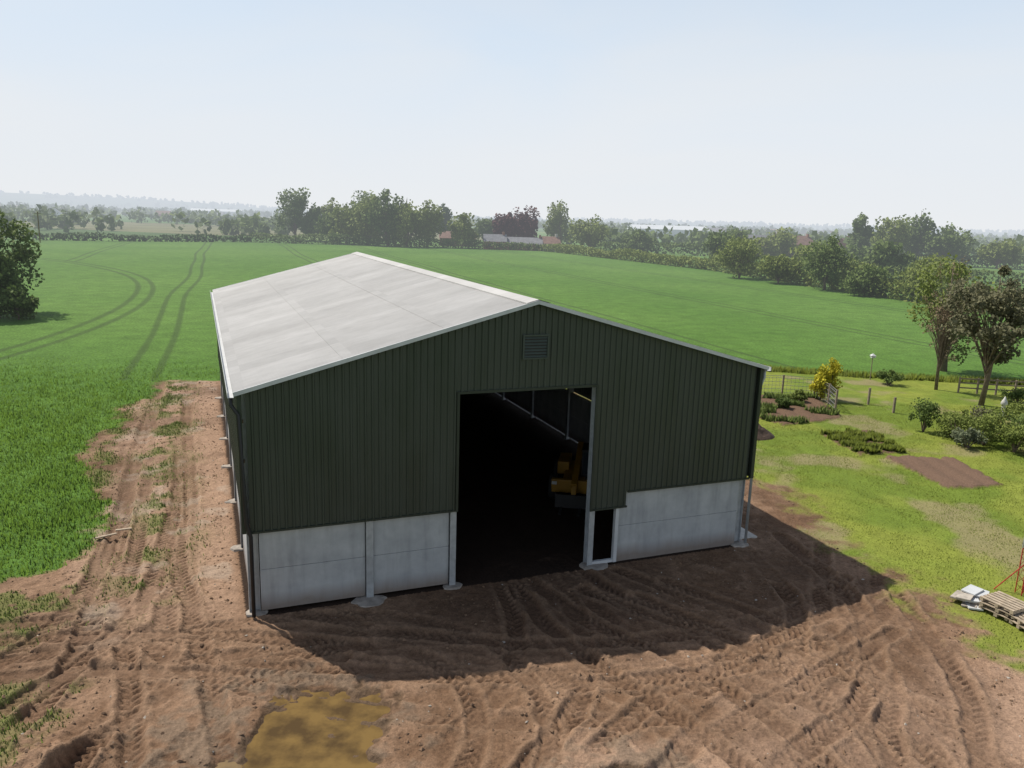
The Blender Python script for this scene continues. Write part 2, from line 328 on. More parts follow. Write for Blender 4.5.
def quads(C,size,rs,asp=1.0):
    n=len(C); a=rs.normal(size=(n,3)); a/=np.linalg.norm(a,axis=1)[:,None]; b=rs.normal(size=(n,3)); b-= (a*b).sum(1)[:,None]*a; b/=np.linalg.norm(b,axis=1)[:,None]
    s=(size*(.6+.8*rs.random(n)))[:,None]/2
    k1=(.5+rs.random(n))[:,None]
    Vv=np.stack([C-a*s*asp,C+b*s*k1,C+a*s*asp,C-b*s*.8],1).reshape(-1,3); return Vv,np.arange(4*n).reshape(n,4)
def crown_pts(rs,n,cx,cy,z0,z1,rx,K,power=1.0,hollow=.45,cl=.24):
    cz=(z0+z1)/2; rz=(z1-z0)/2
    d=rs.normal(size=(K,3)); d/=np.linalg.norm(d,axis=1)[:,None]; r=(hollow+(1-hollow)*rs.random(K))*.86; c=d*r[:,None]
    sc=np.array([rx,rx,rz]); cen=c*sc
    cen[:,0]*=1-.25*np.clip(c[:,2],0,1)**2*power; cen[:,1]*=1-.25*np.clip(c[:,2],0,1)**2*power
    k=rs.integers(0,K,n); rr=(cl*(.6+.9*rs.random(K)))[k]
    o=rs.normal(size=(n,3)); o/=np.linalg.norm(o,axis=1)[:,None]; o*= (rs.random(n)**.45)[:,None]
    p=cen[k]+o*rr[:,None]*np.array([rx,rx,min(rz,rx*1.2)])
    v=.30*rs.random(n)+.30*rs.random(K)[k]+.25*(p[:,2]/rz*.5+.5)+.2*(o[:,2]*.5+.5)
    return p+np.array([cx,cy,cz]),np.clip(v,0,1),cen+np.array([cx,cy,cz])
def tree(name,x,y,h,w,kind,seed,n=2600,leaf=.5,base=.12,K=34,power=1,cl=.24,hollow=.4,trunk=None,lean=0,nl=26,lr=.4):
    rs=np.random.default_rng(seed); z0=h*base; e=empty(name,(x,y,0))
    p,v,cen=crown_pts(rs,n,lean,0,z0,h,w/2,K,power,hollow,cl); Vv,Ff=quads(p,leaf,rs)
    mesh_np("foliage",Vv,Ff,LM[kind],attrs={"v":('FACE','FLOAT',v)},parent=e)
    G=Geo(); r0=trunk or h*.022; mid=Vector((lean*.7,0,z0+(h-z0)*.45)); top=Vector((lean,0,h*.9))
    G.tube([(0,0,-.1),(lean*.3+.05*w*(rs.random()-.5),.03*w*(rs.random()-.5),mid.z*.5),mid,top],[r0*1.25,r0*.9,r0*.6,r0*.12],8)
    for c in cen[:min(K,nl)]:
        t=.15+.6*rs.random(); s=Vector((lean*t,0,z0*.7+(c[2]-z0*.7)*t*.6)); c=Vector(c); m=(s+c)/2+Vector((0,0,.04*h))
        G.tube([s,m,c],[r0*lr,r0*lr*.6,r0*.08],5,cap=False)
    G.obj("trunk_and_limbs",bark,e,smooth=True); return e
BT=[("poplar_tree",-90,326,22,16.5,'mid',.02),("oak_tree",-82,325,14,11,'mid',.02),("oak_tree",-76,332,17.5,13,'light',.02),("ash_tree",-66,352,22,17,'mid',.05),("oak_tree",-64,300,16,15,'light',.0),("lime_tree",-55,296,18.5,16,'light',.0),("lime_tree",-47,292,20,16,'mid',.0),("lime_tree",-40,292,19.5,16,'light',.0),("lime_tree",-33,296,17,14,'light',.0),("oak_tree",-70,305,12,14,'mid',.0),("oak_tree",-59,320,17,16,'mid',.0),
 ("cypress_tree",-34,375,18,9,'dark',.03),("maple_tree",-20,296,12.5,12.5,'light',.0),("copper_beech_tree",-5,318,14,11,'copper',.03),("copper_beech_tree",3.2,322,16,14,'copper',.03),("lime_tree",18.5,345,20,13.5,'light',.02),("oak_tree",28.5,312,14,16,'light',.0),("oak_tree",-12,345,12,14,'mid',.02),
 ("sycamore_tree",121,282,17,9,'mid',.05),("sycamore_tree",127.5,272,16,14,'light',.03),("sycamore_tree",139,278,20,15,'mid',.03),("sycamore_tree",146,272,13.5,16,'mid',.02),
 ("field_maple_tree",48.4,172,9.5,12.5,'light',.0),("oak_tree",57,146,10,10.5,'mid',.0),("hawthorn_tree",53,160,6.5,10,'light',.0),("hawthorn_tree",64,152,6.5,9,'light',.0),("hawthorn_tree",66,128,6.5,10,'light',.0),("hawthorn_tree",74,140,7.5,11,'light',.0),("hawthorn_tree",60,136,5.5,9,'mid',.0),("oak_tree",88,190,8,12,'mid',.0),("oak_tree",76,205,8,13,'light',.0),("oak_tree",60,230,9,14,'mid',.0),
 ("oak_tree",78,286,11,15,'mid',.0),("oak_tree",95,290,10,16,'light',.0),("hawthorn_tree",105,240,7,13,'mid',.0),("hawthorn_tree",72,250,7,12,'light',.0),("oak_tree",158,262,10,15,'light',.0),("oak_tree",46,300,9,14,'mid',.0)]
for i,(nm,x,y,h,w,k,b) in enumerate(BT):
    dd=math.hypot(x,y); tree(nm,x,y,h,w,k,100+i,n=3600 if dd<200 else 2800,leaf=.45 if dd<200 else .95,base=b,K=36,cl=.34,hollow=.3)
tree("ash_tree",-54.0,80,11.8,13.5,'mid',301,n=10000,leaf=.36,base=.0,K=60,cl=.22)
tree("ash_tree",-50.5,76.5,7.5,6.5,'mid',302,n=4000,leaf=.32,base=.0,K=30,cl=.26)
tree("hawthorn_tree",-48.2,76,3.6,5,'mid',303,n=2400,leaf=.28,base=.0,K=20,cl=.3)
tree("birch_tree",30.3,55.2,10.2,4.6,'bud',311,n=2200,leaf=.11,base=.12,K=110,cl=.15,hollow=.1,trunk=.10,nl=90,lr=.28)
tree("plum_tree",30.8,50.5,9.6,8.0,'olive',312,n=8500,leaf=.19,base=.22,K=70,cl=.16,hollow=.3,trunk=.15,nl=50)
tree("willow_tree",35.0,63,9.8,7.5,'light',315,n=5000,leaf=.22,base=.08,K=36,cl=.22)
def bush(name,x,y,h,w,kind,seed,n=1500,leaf=.12,K=16,power=1.):
    rs=np.random.default_rng(seed); e=empty(name,(x,y,0)); p,v,c=crown_pts(rs,n,0,0,0,h,w/2,K,power,.25,.34); p[:,2]=np.abs(p[:,2]); Vv,Ff=quads(p,leaf,rs)
    mesh_np("foliage",Vv,Ff,LM[kind],attrs={"v":('FACE','FLOAT',v)},parent=e); G=Geo()
    for q in c[:9]: G.tube([(0,0,-.05),(q[0]*.5,q[1]*.5,q[2]*.6),tuple(q)],[.035,.025,.008],5,cap=False)
    G.obj("stems",bark,e)
bush("golden_conifer",20.9,50.8,3.1,1.7,'yellow',321,2600,.13,24,2.8)
bush("golden_conifer",20.2,50.4,1.9,1.5,'yellow',322,1500,.12,16,1.5)
for i,(x,y,h,w,k) in enumerate([(23.2,43.0,2.0,1.8,'mid'),(24.3,41.8,1.7,2.4,'light'),(25.2,40.6,1.8,2.4,'light'),(24.0,39.9,1.2,1.8,'grey'),(26.1,39.4,1.8,2.4,'light'),(27.0,38.6,1.8,2.4,'light'),(26.3,41.6,2.0,2.6,'light'),(27.6,40.6,2.1,2.8,'mid'),(28.4,39.2,1.8,2.2,'mid'),(29.0,43.5,1.8,2.6,'light'),(30.2,45,1.5,2.8,'light'),(27.4,44.5,1.4,2.2,'olive'),(25.2,43.2,1.5,2.2,'light'),(28.6,41.5,2.0,2.4,'light'),(16.8,47.6,.8,1.1,'mid'),(18.4,49.5,.9,1.2,'light'),(27.5,56.5,1.2,1.8,'mid'),(33.5,51,1.5,2.4,'mid'),(31.5,48.3,.8,1.3,'light')]):
    bush("garden_shrub",x,y,h,w,k,330+i,1700,.10)
def hedge(name,P,h,w,kind,seed,per=60,leaf=.5,gap=.0):
    rs=np.random.default_rng(seed); P=np.array(P,float); L=np.linalg.norm(np.diff(P,axis=0),axis=1); n=int(L.sum()*per); t=rs.random(n)*L.sum(); cum=np.r_[0,np.cumsum(L)]
    x=np.interp(t,cum,P[:,0]); y=np.interp(t,cum,P[:,1]); hh=h*(.55+.9*fbm(x,y,.09,3,seed)); z=hh*rs.random(n)**.75
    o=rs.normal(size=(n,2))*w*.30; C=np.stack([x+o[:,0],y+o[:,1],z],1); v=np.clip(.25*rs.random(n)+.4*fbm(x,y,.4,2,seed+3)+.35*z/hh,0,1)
    Vv,Ff=quads(C,leaf,rs); mesh_np(name,Vv,Ff,LM[kind],attrs={"v":('FACE','FLOAT',v)})
hedge("field_hedge",[(10,290),(13.9,284),(30,246),(49.6,199)],2.8,3.2,'light',401,60,.6)
hedge("field_hedge",[(49.6,199),(57,160),(64.8,122)],3.2,4,'light',402,85,.5)
hedge("field_hedge",[(64.8,122),(71,98),(78,70)],3.0,3,'mid',403,80,.4)
hedge("field_hedge",[(-330,175),(-230,215),(-131,262),(-96,290)],2.2,2.5,'dark',404,26,.8)
hedge("field_hedge",[(-96,290),(-60,292),(-20,291),(10,292)],3.2,4,'mid',405,60,.6)
hedge("field_hedge",[(30,296),(60,294),(100,289),(160,268),(230,250)],4,4,'mid',406,40,.8)
hedge("field_hedge",[(62,190),(90,184),(130,172),(170,150)],3,3,'mid',407,40,.6)
def woods(name,seed,n,rmin,rmax,a0,a1,h,kind,size,thr=.5,s=.006,per=26):
    rs=np.random.default_rng(seed); a=a0+(a1-a0)*rs.random(n*6); r=rmin*(rmax/rmin)**rs.random(n*6); x=r*np.sin(a); y=r*np.cos(a)
    k=vn(x,y*1.0,s,seed)*.7+.3*vn(x,y,s*4,seed+1)>thr; x=x[k][:n]; y=y[k][:n]; m=len(x); hh=h*(.6+.7*rs.random(m)); w=hh*(.6+.5*rs.random(m))
    d=rs.normal(size=(m,per,3)); d/=np.linalg.norm(d,axis=2)[...,None]; d*=(rs.random((m,per,1)))**.35
    C=np.stack([x[:,None]+d[...,0]*w[:,None]*.5,y[:,None]+d[...,1]*w[:,None]*.5,hh[:,None]*.5+d[...,2]*hh[:,None]*.5],2).reshape(-1,3)
    v=np.clip(.3*rs.random(len(C))+.45*np.repeat(rs.random(m),per)+.3*(d[...,2].ravel()*.5+.5),0,1)
    gzv=gz(C[:,0],C[:,1]); C[:,2]+=gzv
    Vv,Ff=quads(C,size,rs); mesh_np(name,Vv,Ff,LM[kind],attrs={"v":('FACE','FLOAT',v)})
woods("distant_trees",501,230,380,700,-.75,-.28,8,'mid',2.6,.52,.02)
woods("distant_trees",502,460,330,800,.06,.75,8.0,'mid',2.6,.46,.02,28)
woods("distant_trees",503,700,700,1600,-.8,.8,9,'mid',4,.48,.008,20)
woods("distant_trees",504,1200,1500,4200,-.8,.8,11,'dark',7,.46,.004,16)
woods("distant_trees",505,1300,3500,7500,-.8,.8,16,'dark',14,.42,.002,12)
# ------------------------------------------------------------------ blades
def blades(name,n,xr,yr,mask,h,w,mat,seed):
    rs=np.random.default_rng(seed); x=xr[0]+(xr[1]-xr[0])*rs.random(n); y=yr[0]+(yr[1]-yr[0])*rs.random(n); k=mask(x,y)>rs.random(n); x=x[k];y=y[k]; m=len(x)
    z=gz(x,y); hh=(h(x,y) if callable(h) else h)*(.6+.7*rs.random(m)); a=rs.random(m)*2*math.pi; ww=w*(.6+.8*rs.random(m)); b=rs.random(m)*2*math.pi; ln=hh*.6*rs.random(m)
    p0=np.stack([x-np.cos(a)*ww/2,y-np.sin(a)*ww/2,z-.02],1); p1=np.stack([x+np.cos(a)*ww/2,y+np.sin(a)*ww/2,z-.02],1); p2=np.stack([x+np.cos(b)*ln,y+np.sin(b)*ln,z+hh],1)
    Vv=np.stack([p0,p1,p2],1).reshape(-1,3); v=np.clip(.5*rs.random(m)+.5*fbm(x,y,.5,3,seed),0,1)
    mesh_np(name,Vv,np.arange(3*m).reshape(m,3),mat,attrs={"v":('FACE','FLOAT',v)})
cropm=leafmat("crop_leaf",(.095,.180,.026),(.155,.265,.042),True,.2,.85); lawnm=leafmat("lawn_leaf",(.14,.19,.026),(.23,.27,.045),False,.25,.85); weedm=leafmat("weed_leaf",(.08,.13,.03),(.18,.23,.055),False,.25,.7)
def cmask(x,y):
    k=samp(gm,x,y); vis=(np.abs(x)<.70*y+2)
    return k*vis*sm(60-y,0,34)*(x<-10)*(.55+.45*(fbm(x,y,1.2,3,14)>.45))
blades("crop",420000,(-43,-13),(19,60),cmask,lambda x,y:.09+.12*fbm(x,y,.6,3,4)*fbm(x,y,2.5,2,44)*1.6,.04,cropm,601)
blades("lawn_grass",170000,(9,36),(17,50),lambda x,y:samp(lawn*(1-bedm),x,y)*(x<.72*y+2)*(.35+.65*(fbm(x,y,.8,3,5)>.45)),.045,.035,lawnm,604)
blades("weeds",260000,(-25,0),(12.8,50),lambda x,y:samp(weed,x,y)*.9,lambda x,y:.05+.10*fbm(x,y,.8,2,3),.035,weedm,605)
blades("vegetable_rows",24000,(16.5,20.5),(37.4,43),lambda x,y:inpoly(x,y,BEDS['veg'])*(np.sin((x*.25+y)*5.5)>-.1)*(fbm(x,y,1.,2,9)>.4),.24,.1,lawnm,606)
blades("vegetable_rows",20000,(13.5,21),(43,51.5),lambda x,y:inpoly(x,y,BEDS['plot'])*(np.sin((x*.3+y)*4)>.0)*(fbm(x,y,.7,2,12)>.45),.3,.12,weedm,607)
blades("rough_grass",30000,(8,40),(55.5,62.5),lambda x,y:(np.abs(y-yF(x))<.7)*1.,.38,.08,lawnm,608)
def clods(name,n,xr,yr,mask,smin,smax,mat,seed):
    rs=np.random.default_rng(seed); x=xr[0]+(xr[1]-xr[0])*rs.random(n); y=yr[0]+(yr[1]-yr[0])*rs.random(n); k=mask(x,y)>rs.random(n); x=x[k];y=y[k]; m=len(x); z=gz(x,y)
    O=np.array([(1,0,0),(0,1,0),(-1,0,0),(0,-1,0),(0,0,1),(0,0,-1)],float); Ff=np.array([(0,1,4),(1,2,4),(2,3,4),(3,0,4),(1,0,5),(2,1,5),(3,2,5),(0,3,5)])
    s=smin*(smax/smin)**(rs.random(m)**2); Vv=O[None]*(.6+.7*rs.random((m,6,1)))*s[:,None,None]*np.array([1,1,.65]); Vv+=rs.normal(size=Vv.shape)*s[:,None,None]*.15
    th=rs.random(m)*6.28; c,q=np.cos(th)[:,None],np.sin(th)[:,None]; vx=Vv[...,0]*c-Vv[...,1]*q; vy=Vv[...,0]*q+Vv[...,1]*c; Vv=np.stack([vx+x[:,None],vy+y[:,None],Vv[...,2]+z[:,None]+s[:,None]*.2],2)
    mesh_np(name,Vv.reshape(-1,3),(Ff[None]+6*np.arange(m)[:,None,None]).reshape(-1,3),mat)
clodm=simple("soil_clod",(.18,.112,.068),.95,.35,4); stonem=simple("stone",(.36,.32,.27),.85,.3,5)
clods("soil_clods",42000,(-25,16),(12.8,50),lambda x,y:samp(dirt*(1-press.clip(0,1)+berm)*(1-pud)*(~inside),x,y)*(.15+.85*(fbm(x,y,.6,3,8)>.50)),.012,.065,clodm,611)
clods("stones",1800,(-20,15),(12.8,48),lambda x,y:samp(dirt*(~inside)*(1-pud),x,y)*.6,.010,.05,stonem,612)
def heap(name,cx,cy,rx,ry,h,mat,seed):
    n=26; u=np.linspace(-1,1,n); A,B=np.meshgrid(u,u); r=np.hypot(A,B); Zz=h*np.clip(1-r,0,1)**.8*(.6+.8*fbm(A*3,B*3,1,3,seed))-.05; i=np.arange(n*n).reshape(n,n)
    mesh_np(name,np.stack([cx+A.ravel()*rx,cy+B.ravel()*ry,Zz.ravel()],1),np.stack([i[:-1,:-1].ravel(),i[:-1,1:].ravel(),i[1:,1:].ravel(),i[1:,:-1].ravel()],1),mat)
heap("soil_heap",12.9,41.2,1.4,1.2,.85,simple("dark_soil",(.055,.035,.025),.95,.4,5,bump=.5),3)
# ------------------------------------------------------------------ BARN
barn=empty("steel_frame_barn",(OX,OY,0),TH)
gm_=M("green_cladding"); o_=gm_.pos(True); n_=gm_.noise(1.2,o_,3,.6,(1,1,.25)); gm_.base(gm_.mix(gm_.remap(n_,.3,.7,0,1),(.034,.043,.031),(.049,.058,.043))); gm_.rough(gm_.remap(n_,.3,.7,.40,.55)); gm_.spec(.45); green=gm_.m
rm=M("fibre_cement_roof"); o_=rm.pos(True); n1=rm.noise(.5,o_,4,.65); n2=rm.noise(5,o_,3,.7,(.25,1,.25))
sy=rm.n("ShaderNodeSeparateXYZ"); rm.L.new(o_,sy.inputs[0])
sheet=rm.n("ShaderNodeTexWhiteNoise",noise_dimensions='2D'); cv=rm.n("ShaderNodeCombineXYZ"); rm.L.new(rm.math('FLOOR',rm.math('DIVIDE',sy.outputs[1],1.02)),cv.inputs[0]); rm.L.new(rm.math('FLOOR',rm.math('DIVIDE',sy.outputs[0],2.83)),cv.inputs[1]); rm.L.new(cv.outputs[0],sheet.inputs[0])
c=rm.mix(rm.remap(n1,.3,.7,0,1),(.40,.39,.375),(.47,.46,.445)); c=rm.scale(c,rm.remap(sheet.outputs[0],0,1,.91,1.04)); c=rm.scale(c,rm.remap(n2,.3,.75,1.04,.92)); rm.base(c); rm.rough(.75); rm.spec(.3); roofm=rm.m
cm=M("precast_concrete"); o_=cm.pos(True); n1=cm.noise(1.1,o_,4,.65); n2=cm.noise(3,o_,3,.7,(1,1,.12))
c=cm.mix(cm.remap(n1,.3,.7,0,1),(.33,.34,.345),(.46,.47,.465)); c=cm.scale(c,cm.remap(n2,.45,.8,1,.74)); sz=cm.n("ShaderNodeSeparateXYZ"); cm.L.new(o_,sz.inputs[0])
c=cm.mix(cm.math('MULTIPLY',cm.remap(cm.math('ADD',sz.outputs[2],cm.math('MULTIPLY',n1,-.5)),.35,-.1,0,1),.75),c,(.17,.12,.085)); cm.base(c); cm.rough(.85); cm.bump(cm.noise(20,o_,3),.2,.01); conc=cm.m
galv=simple("galvanised_steel",(.40,.42,.43),.5,.14,5,metal=.35); dark=simple("black_plastic",(.018,.017,.018),.45,.2,3)
gtrim=simple("green_trim",(.028,.036,.026),.45,.15,2); wtrim=simple("pale_grey_trim",(.50,.51,.51),.5,.08,2); pad=simple("concrete_footing",(.30,.26,.22),.9,.3,4,bump=.5); vent=simple("louvre_paint",(.050,.062,.050),.5,.1,3)
def ribs(a,b,pitch=.2,prof=((0,0),(.11,0),(.13,.035),(.17,.035),(.19,0))):
    xs=[];k=math.floor(a/pitch)
    while k*pitch<b:
        for o,d in prof:
            x=k*pitch+o
            if a<x<b: xs.append((x,d))
        k+=1
    return [(a,0)]+xs+[(b,0)]
def clad(G,a,b,zb,zt,place):
    R_=ribs(a,b); v=[]; f=[]
    for x,d in R_: v+= [place(x,d,zb(x)),place(x,d,zt(x))]
    for i in range(len(R_)-1): f.append((2*i,2*i+2,2*i+3,2*i+1))
    G.add(v,f)
slope=(HA-HE)/(W/2); rz=lambda x: HE+slope*min(x,W-x)+.03
G=Geo(); fr=lambda x,d,z:(x,-.14-d,z)
for a,b,zb in [(0,D1,HC),(D1,W/2,HD),(W/2,D2,HD),(D2,D2+1.3,HC-.5),(D2+1.3,W,HC)]:
    clad(G,a,b,lambda x,zb=zb:zb,rz,fr)
G.obj("front_cladding",green,barn)
G=Geo()
for a,b in [(0,W/2),(W/2,W)]: clad(G,a,b,lambda x:HC,rz,lambda x,d,z:(x,Ln+.14+d,z))
clad(G,-.12,Ln+.12,lambda x:HC,lambda x:HE+.01,lambda x,d,z:(-.14-d,x,z))
clad(G,-.12,Ln+.12,lambda x:HC,lambda x:HE+.01,lambda x,d,z:(W+.14+d,x,z))
G.obj("side_and_rear_cladding",green,barn)
G=Geo()
for x in (-.16,W+.16):
    G.box(x-.06,x+.06,-.22,-.10,HC-.02,HE-.05)
G.box(-.09,D1-.07,-.185,-.12,HC-.06,HC-.004); G.box(D2+1.34,W+.09,-.185,-.12,HC-.06,HC-.004); G.box(D2+.07,D2+1.33,-.185,-.12,HC-.56,HC-.504)
G.box(D1-.06,D1+.02,-.195,-.07,HC-.06,HD+.06); G.box(D2-.02,D2+.06,-.195,-.155,HC-.56,HD+.06); G.box(D1+.025,D2-.025,-.195,-.07,HD-.01,HD+.07)
G.obj("flashings",gtrim,barn)
G=Geo(); pitch=.146; y0,y1=-.32,Ln+.3; N_=int((y1-y0)/pitch*6)
ys=np.linspace(y0,y1,N_); am=.026*np.cos(2*math.pi*ys/pitch)
over=.30
nr=3; Vr=[];Fr=[]
def slopehalf(sgn):
    Lh=W/2+over; edges=np.linspace(0,Lh,nr+1)
    for i in range(nr):
        s0=edges[i]; s1=edges[i+1]+(.15 if i<nr-1 else -.04)
        lift0=.006 if i>0 else 0; base=len(Vr)
        for s_,lf in ((s0,lift0+.008),(s1,.0)):
            x=(-over+s_) if sgn<0 else (W+over-s_); zz=HE+slope*(-over+s_)+.07+lf
            for y_,a_ in zip(ys,am): Vr.append((x,y_,zz+a_))
        n=len(ys)
        for k in range(n-1):
            q=(base+k,base+k+1,base+n+k+1,base+n+k); Fr.append(q if sgn>0 else q[::-1])
slopehalf(-1); slopehalf(1)
mesh_np("roof_sheets",Vr,Fr,roofm,smooth=True,parent=barn)
G=Geo()
for s in (-1,1):
    x0=W/2; x1=W/2+s*.36; zt=HA+.125; zb=HA-slope*.36+.125
    v=[(x0,y0-.02,zt),(x0,y1+.02,zt),(x1,y1+.02,zb),(x1,y0-.02,zb),(x1,y0-.02,zb-.03),(x1,y1+.02,zb-.03)]; G.add(v,[(0,1,2,3),(3,2,5,4)])
G.obj("ridge_cap",roofm,barn)
G=Geo()
for s in (-1,1):
    xe=-over if s<0 else W+over; ze=HE-slope*over
    for yy in (y0-.03,y1+.03):
        G.beam((xe,yy,ze+.05),(W/2,yy,HA+.05),.05,.11,0)
G.obj("barge_boards",wtrim,barn)
G=Geo()
for x in (-.36,W+.36):
    ze=HE-.13
    G.box(x-.08,x-.07,y0,y1,ze,ze+.13); G.box(x+.07,x+.08,y0,y1,ze,ze+.13); G.box(x-.069,x+.069,y0,y1,ze,ze+.012)
G.obj("gutters",wtrim,barn)
G=Geo()
G.tube([(-.36,-.18,HE-.13),(-.36,-.18,HE-.35),(-.2,-.28,HE-.6),(-.10,-.28,HC+.3),(.0,-.28,HC-.1),(.0,-.28,.05)],.055,10)
G.obj("downpipe_left",dark,barn,smooth=True)
G=Geo(); G.tube([(W+.36,-.1,HE-.13),(W+.36,-.1,HE-.4),(W+.24,-.1,HE-.7),(W+.24,-.1,.05)],.05,10); G.obj("downpipe_right",galv,barn,smooth=True)
def icol(G,x,y,z0,z1,d=.26,fw=.17,axis='y'):
    t=.018
    if axis=='y': G.box(x-fw/2,x+fw/2,y-d/2,y-d/2+t,z0,z1); G.box(x-fw/2,x+fw/2,y+d/2-t,y+d/2,z0,z1); G.box(x-t/2,x+t/2,y-d/2+t,y+d/2-t,z0,z1)
    else: G.box(x-d/2,x-d/2+t,y-fw/2,y+fw/2,z0,z1); G.box(x+d/2-t,x+d/2,y-fw/2,y+fw/2,z0,z1); G.box(x-d/2+t,x+d/2-t,y-t/2,y+t/2,z0,z1)
G=Geo(); nb=6; fy=[.12+(Ln-.24)*i/nb for i in range(nb+1)]
for i,y in enumerate(fy):
    for x in (.05,W-.05): icol(G,x,y,-.1,HE-.1,.30,.19,'x')
    for s in (-1,1):
        xe=.1 if s<0 else W-.1; G.beam((xe,y,HE-.32),(W/2,y,HA-.36),.17,.36)
for x in (3.25,8.18,13.2): icol(G,x,Ln-.05,-.1,rz(x)-.4)
icol(G,3.25,.01,-.1,rz(3.25)-.3,.26,.21); icol(G,D1-.10,.02,-.1,rz(D1)-.3,.28,.19); icol(G,D2+.10,.02,-.1,rz(D2)-.3,.28,.19); icol(G,13.6,.16,.2,rz(13.2)-.3)
G.obj("steel_frame",galv,barn)
G=Geo(); G.box(D2+.20,D2+.97,-.10,.0,.04,.14); G.box(D2+.96,D2+1.08,-.13,.02,.04,HC-.5); G.obj("doorway_frame",wtrim,barn)
G=Geo()
for k in range(8):
    s_=(k+.5)/8
    for s in (-1,1):
        x=W/2*s_ if s<0 else W-W/2*s_; z=HE+slope*W/2*s_-.09; G.box(x-.035,x+.035,.0,Ln,z-.11,z+.05)
for z in (3.3,4.4,5.5):
    for x in (-.09,W+.09): G.box(x-.03,x+.03,.0,Ln,z,z+.09)
    G.box(.2,D1-.25,-.08,-.02,z,z+.09); G.box(D2+.25,W-.2,-.08,-.02,z,z+.09)
G.obj("purlins",simple("timber_purlins",(.16,.11,.07),.8,.2,4),barn)
G=Geo()
def panels(x0,x1,y0,y1,zb=.12,zt=HC+.02):
    n=2; hgt=(zt-zb)/n
    for i in range(n): G.box(x0,x1,y0,y1,zb+i*hgt+(.006 if i else 0),zb+(i+1)*hgt-.003)
panels(.22,3.13,-.04,.09,.08); panels(3.37,D1-.21,-.04,.09,.08); panels(D2+1.10,W-.2,-.04,.09,.0)
for i in range(nb):
    panels(-.03,.11,fy[i]+.11,fy[i+1]-.11,-.05); panels(W-.11,W+.03,fy[i]+.11,fy[i+1]-.11,.18,HC+.02)
for a,b in ((.22,3.15),(3.36,8.08),(8.28,13.1),(13.3,W-.2)): panels(a,b,Ln-.07,Ln+.07,-.05)
G.obj("concrete_panels",conc,barn,bevel=.008)
G=Geo(); rs=np.random.default_rng(5)
def splash(x,y,r):
    n=14; v=[(x,y,.06)]; 
    for k in range(n):
        q=r*(.75+.4*rs.random()); a=6.283*k/n; v.append((x+q*math.cos(a),y+q*.8*math.sin(a),.035+.02*rs.random()))
    for k in range(n):
        q=r*1.15; a=6.283*k/n; v.append((x+q*math.cos(a),y+q*.8*math.sin(a),-.12))
    G.add(v,[(0,1+k,1+(k+1)%n) for k in range(n)]+[(1+k,1+n+k,1+n+(k+1)%n,1+(k+1)%n) for k in range(n)])
for x,y,r in [(3.2,-.25,.48),(D1-.1,-.1,.3),(D2+.3,-.1,.48),(.1,0,.3),(W,-.1,.36)]+[(-.15,y,.30) for y in fy[1:]]: splash(x,y,r)
G.obj("footings",pad,barn)
G=Geo(); G.box(W+.05,W+1.0,.2,Ln-.2,-.1,.06); G.obj("added_pale_strip",simple("added_strip_pale",(.5,.47,.42),.9,.2,3),barn)  # added pale strip outside the wall so the gap below reads bright
G=Geo(); vx,vz=W/2+.02,7.33; vw,vh=.42,.37
G.box(vx-vw,vx-vw+.05,-.23,-.18,vz-vh,vz+vh,0);G.box(vx+vw-.05,vx+vw,-.23,-.18,vz-vh,vz+vh,0);G.box(vx-vw+.05,vx+vw-.05,-.23,-.18,vz+vh-.05,vz+vh,0);G.box(vx-vw+.05,vx+vw-.05,-.23,-.18,vz-vh,vz-vh+.05,0)
G.box(vx-vw+.05,vx+vw-.05,-.185,-.180,vz-vh+.05,vz+vh-.05,1)
for k in range(7):
    z=vz-vh+.095+k*.092; G.add([(vx-vw+.05,-.222,z-.03),(vx+vw-.05,-.222,z-.03),(vx+vw-.05,-.188,z+.022),(vx-vw+.05,-.188,z+.022)],[(0,1,2,3)],0)
G.obj("louvre_vent",[vent,dark],barn)
# ------------------------------------------------------------------ telehandler in the barn
tele=empty("telehandler",(2.75,31.2,0),-.15); tele.scale=(.82,.82,.82)
yel=simple("yellow_paint",(.30,.155,.012),.5,.2,2); blk=simple("black_steel",(.025,.025,.025),.5,.2,3); rub=simple("tyre_rubber",(.022,.021,.02),.85,.2,5); gls=M("cab_glass"); gls.base((.03,.04,.045)); gls.rough(.05)
G=Geo(); G.box(-.55,.55,-1.7,1.9,.55,1.05); G.box(-.95,-.35,.2,1.9,.8,1.45); G.box(-1.05,1.05,-1.75,-1.45,.5,1.15,); G.obj("chassis",yel,tele,bevel=.04)
G=Geo(); G.beam((.1,1.9,1.95),(.1,-2.3,1.0),.30,.34); G.beam((.1,-2.25,1.02),(.1,-2.6,.45),.24,.28); G.obj("boom",yel,tele,bevel=.02)
G=Geo(); G.box(-.75,.75,-2.75,-2.65,.1,.75); G.box(-.5,-.38,-3.7,-2.75,.1,.15); G.box(.38,.5,-3.7,-2.75,.1,.15); G.obj("forks",blk,tele)
G=Geo()
for x in (.35,1.05):
    for y in (-.7,.6): G.beam((x,y,1.0),(x,y+(.1 if y<0 else 0),2.3),.07,.07)
G.box(.3,1.1,-.72,.66,2.3,2.4); G.box(.3,1.1,-.7,.6,.8,1.15); G.obj("cab",blk,tele,bevel=.02)
G=Geo(); G.box(.37,1.03,-.62,.58,1.15,2.28); G.obj("cab_glazing",gls.m,tele)
G=Geo()
for x in (-1.0,1.0):
    for y in (-1.15,1.25):
        s=1 if x>0 else -1; G.tube([(x-.2,y,.6),(x-.17,y,.6),(x+.17,y,.6),(x+.2,y,.6)],[.5,.6,.6,.5],22,0); G.tube([(x+s*.195,y,.6),(x+s*.215,y,.6)],[.3,.26],18,1)
G.obj("wheels",[rub,yel],tele)
G=Geo(); 
